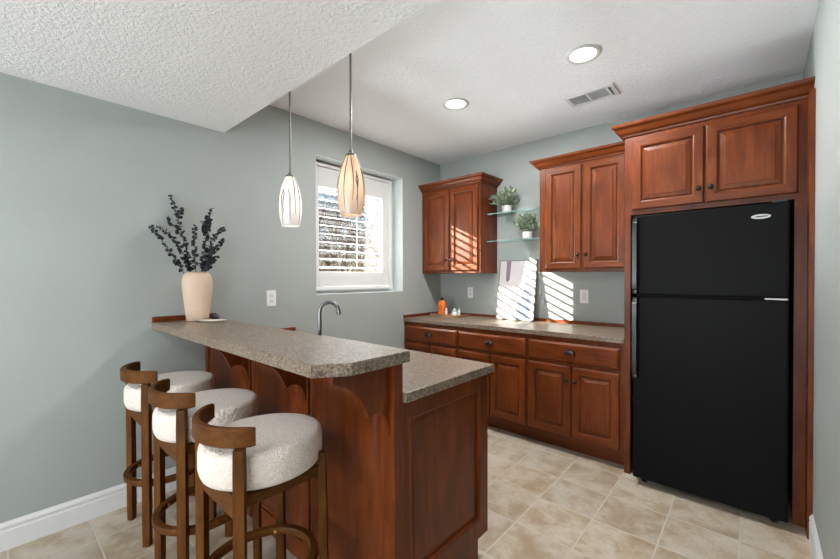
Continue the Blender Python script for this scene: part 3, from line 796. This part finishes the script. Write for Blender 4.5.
for x, y, lb in ((.885, -2.851, 'middle of the three boucle-seated walnut bar stools'), (1.419, -2.852, 'nearest boucle-seated walnut bar stool, by the clipped bar corner')):
    c = copy_tree(s1); c.location = (x, y, 0); c['label'] = lb

# ------------------------------------------------------------------ ceiling fixtures
def recessed(x, y, z, watts, label, visible=True):
    t = thing('recessed_light', label, 'light', (x, y, z), 'recessed ceiling lights')
    MB().lathe([(.100, 0), (.098, -.005), (.080, -.008), (.072, -.004), (.070, 0)], 40, cap=False).build('trim_ring', M['white'], t, smooth=60)
    MB().lathe([(.071, -.001), (.071, -.004), (0, -.005)], 32).build('lens', M['lens'], t)
    d = bpy.data.lights.new('can_lamp', 'AREA'); d.shape = 'DISK'; d.size = .13; d.energy = watts; d.color = (1, .985, .975)
    o = bpy.data.objects.new('can_lamp', d); COL.objects.link(o); o.parent = t; o.location = (0, 0, -.012)
    return t
recessed(1.990, -1.157, CZ, CAN_W, 'larger, nearer lit recessed ceiling light left of the air vent')
recessed(1.055, -1.142, CZ, CAN_W, 'smaller-looking lit recessed ceiling light nearer the window wall')
for x, y, lb in ((.9, -4.35, 'recessed light in low ceiling behind the stools, window side'), (2.1, -4.35, 'recessed light in low ceiling behind the camera'), (1.5, -6.3, 'recessed light in low ceiling at the far rear of the room')):
    recessed(x, y, SZ, SOFFIT_W, lb)

t = thing('ceiling_vent', 'white rectangular air vent with two grilles in the upper ceiling', 'vent', (1.862, -.590, CZ))
b = MB()
b.box(-.165, .165, -.095, -.070, -.008, 0, .002).box(-.165, .165, .070, .095, -.008, 0, .002).box(-.165, -.140, -.070, .070, -.008, 0, .002).box(.110, .165, -.070, .070, -.008, 0, .002).box(-.024, -.010, -.070, .070, -.008, 0, .002)
b.build('frame', M['white'], t)
MB().box(-.140, .110, -.070, .070, -.0015, 0).build('duct_backing', M['vent_in'], t)
for xa, xb, nm in ((-.140, -.024, 1), (-.010, .110, 2)):
    b = MB()
    for i in range(9):
        y = -.062+i*.0155; b.box(xa, xb, -.0045, .0045, -.0008, .0008, 0, 0, Matrix.Translation((0, y, -.0045)) @ Matrix.Rotation(.7, 4, 'X'))
    if nm == 2:
        for i in range(8): b.box(xa+.008+i*.0148, xa+.010+i*.0148, -.070, .070, -.0085, -.0070)
    b.build('grille', M['white'], t)
MB().box(.128, .138, -.070, .060, -.011, -.008).build('lever', M['stone'], t)

def pendant(x, y, glass, streak, lamp, watts, zb, label, seed):
    rnd = random.Random(seed)
    t = thing('pendant_light', label, 'pendant light', (x, y, CZ), 'pendant lights over the bar')
    z = lambda v: v-CZ
    MB().lathe([(.060, -.020), (.056, -.004), (.060, 0)], 28).build('canopy', M['nickel'], t, smooth=40)
    MB().lathe([(.0055, z(1.950)), (.0055, -.018)], 10).build('rod', M['nickel'], t, smooth=60)
    MB().lathe([(.022, z(1.925)), (.028, z(1.928)), (.026, z(1.936)), (.010, z(1.944)), (.008, z(1.958))], 22).build('cap', M['nickel'], t, smooth=40)
    prof = [(.028, 1.926), (.036, 1.905), (.050, 1.865), (.060, 1.820), (.066, 1.770), (.066, 1.725), (.061, 1.680), (.052, 1.638)]
    shp = [(r, z(v)) for r, v in prof]; inner = [(r-.003, z(v)) for r, v in prof[::-1]]
    MB().lathe(shp+inner, 40, cap=False).build('shade', glass, t, smooth=70)
    def rad(v):
        for (r1, v1), (r2, v2) in zip(prof, prof[1:]):
            if v1 >= v >= v2: return r1+(r2-r1)*(v1-v)/(v1-v2)
        return prof[-1][0]
    b = MB(); NS = 16 if streak is M['streak_brown'] else 12
    for k in range(NS):
        a0 = 2*PI*k/NS+rnd.uniform(-.12, .12); top = rnd.choice((1.924, 1.924, 1.845, 1.83)); bot = rnd.choice((1.645, 1.66, 1.70)); tw = rnd.uniform(-.25, .25)
        pts = []
        for i in range(15):
            v = top+(bot-top)*i/14; a = a0+tw*math.sin(i/14*2.6)
            if top < 1.9 and i < 3: a += (3-i)*.07*(1 if tw > 0 else -1)
            pts.append(((rad(v)+.0002)*math.cos(a), (rad(v)+.0002)*math.sin(a), z(v)))
        b.tube(pts, [.0010+.0022*(1-abs(2*i/14-.6)/1.4) for i in range(15)], 5)
    b.build('streaks', streak, t)
    bl = MB().lathe([(0, z(1.80)), (.016, z(1.806)), (.024, z(1.83)), (.018, z(1.855)), (.012, z(1.875)), (.012, z(1.93))], 18).build('bulb', M['bulb'] if watts else M['plastic'], t, smooth=60)
    if watts:
        d = bpy.data.lights.new('pendant_lamp', 'POINT'); d.energy = watts; d.color = lamp; d.shadow_soft_size = .02
        o = bpy.data.objects.new('pendant_lamp', d); COL.objects.link(o); o.parent = t; o.location = (0, 0, z(1.775))
pendant(.697, -2.30, M['shade_white'], M['streak_grey'], (1, .95, .88), .8, 0, 'white glass pendant light with grey streaks, nearer the left wall', 4)
pendant(1.267, -2.30, M['shade_cream'], M['streak_brown'], (1, .88, .74), .42, 0, 'cream glass pendant light with brown streaks, in front of window', 9)
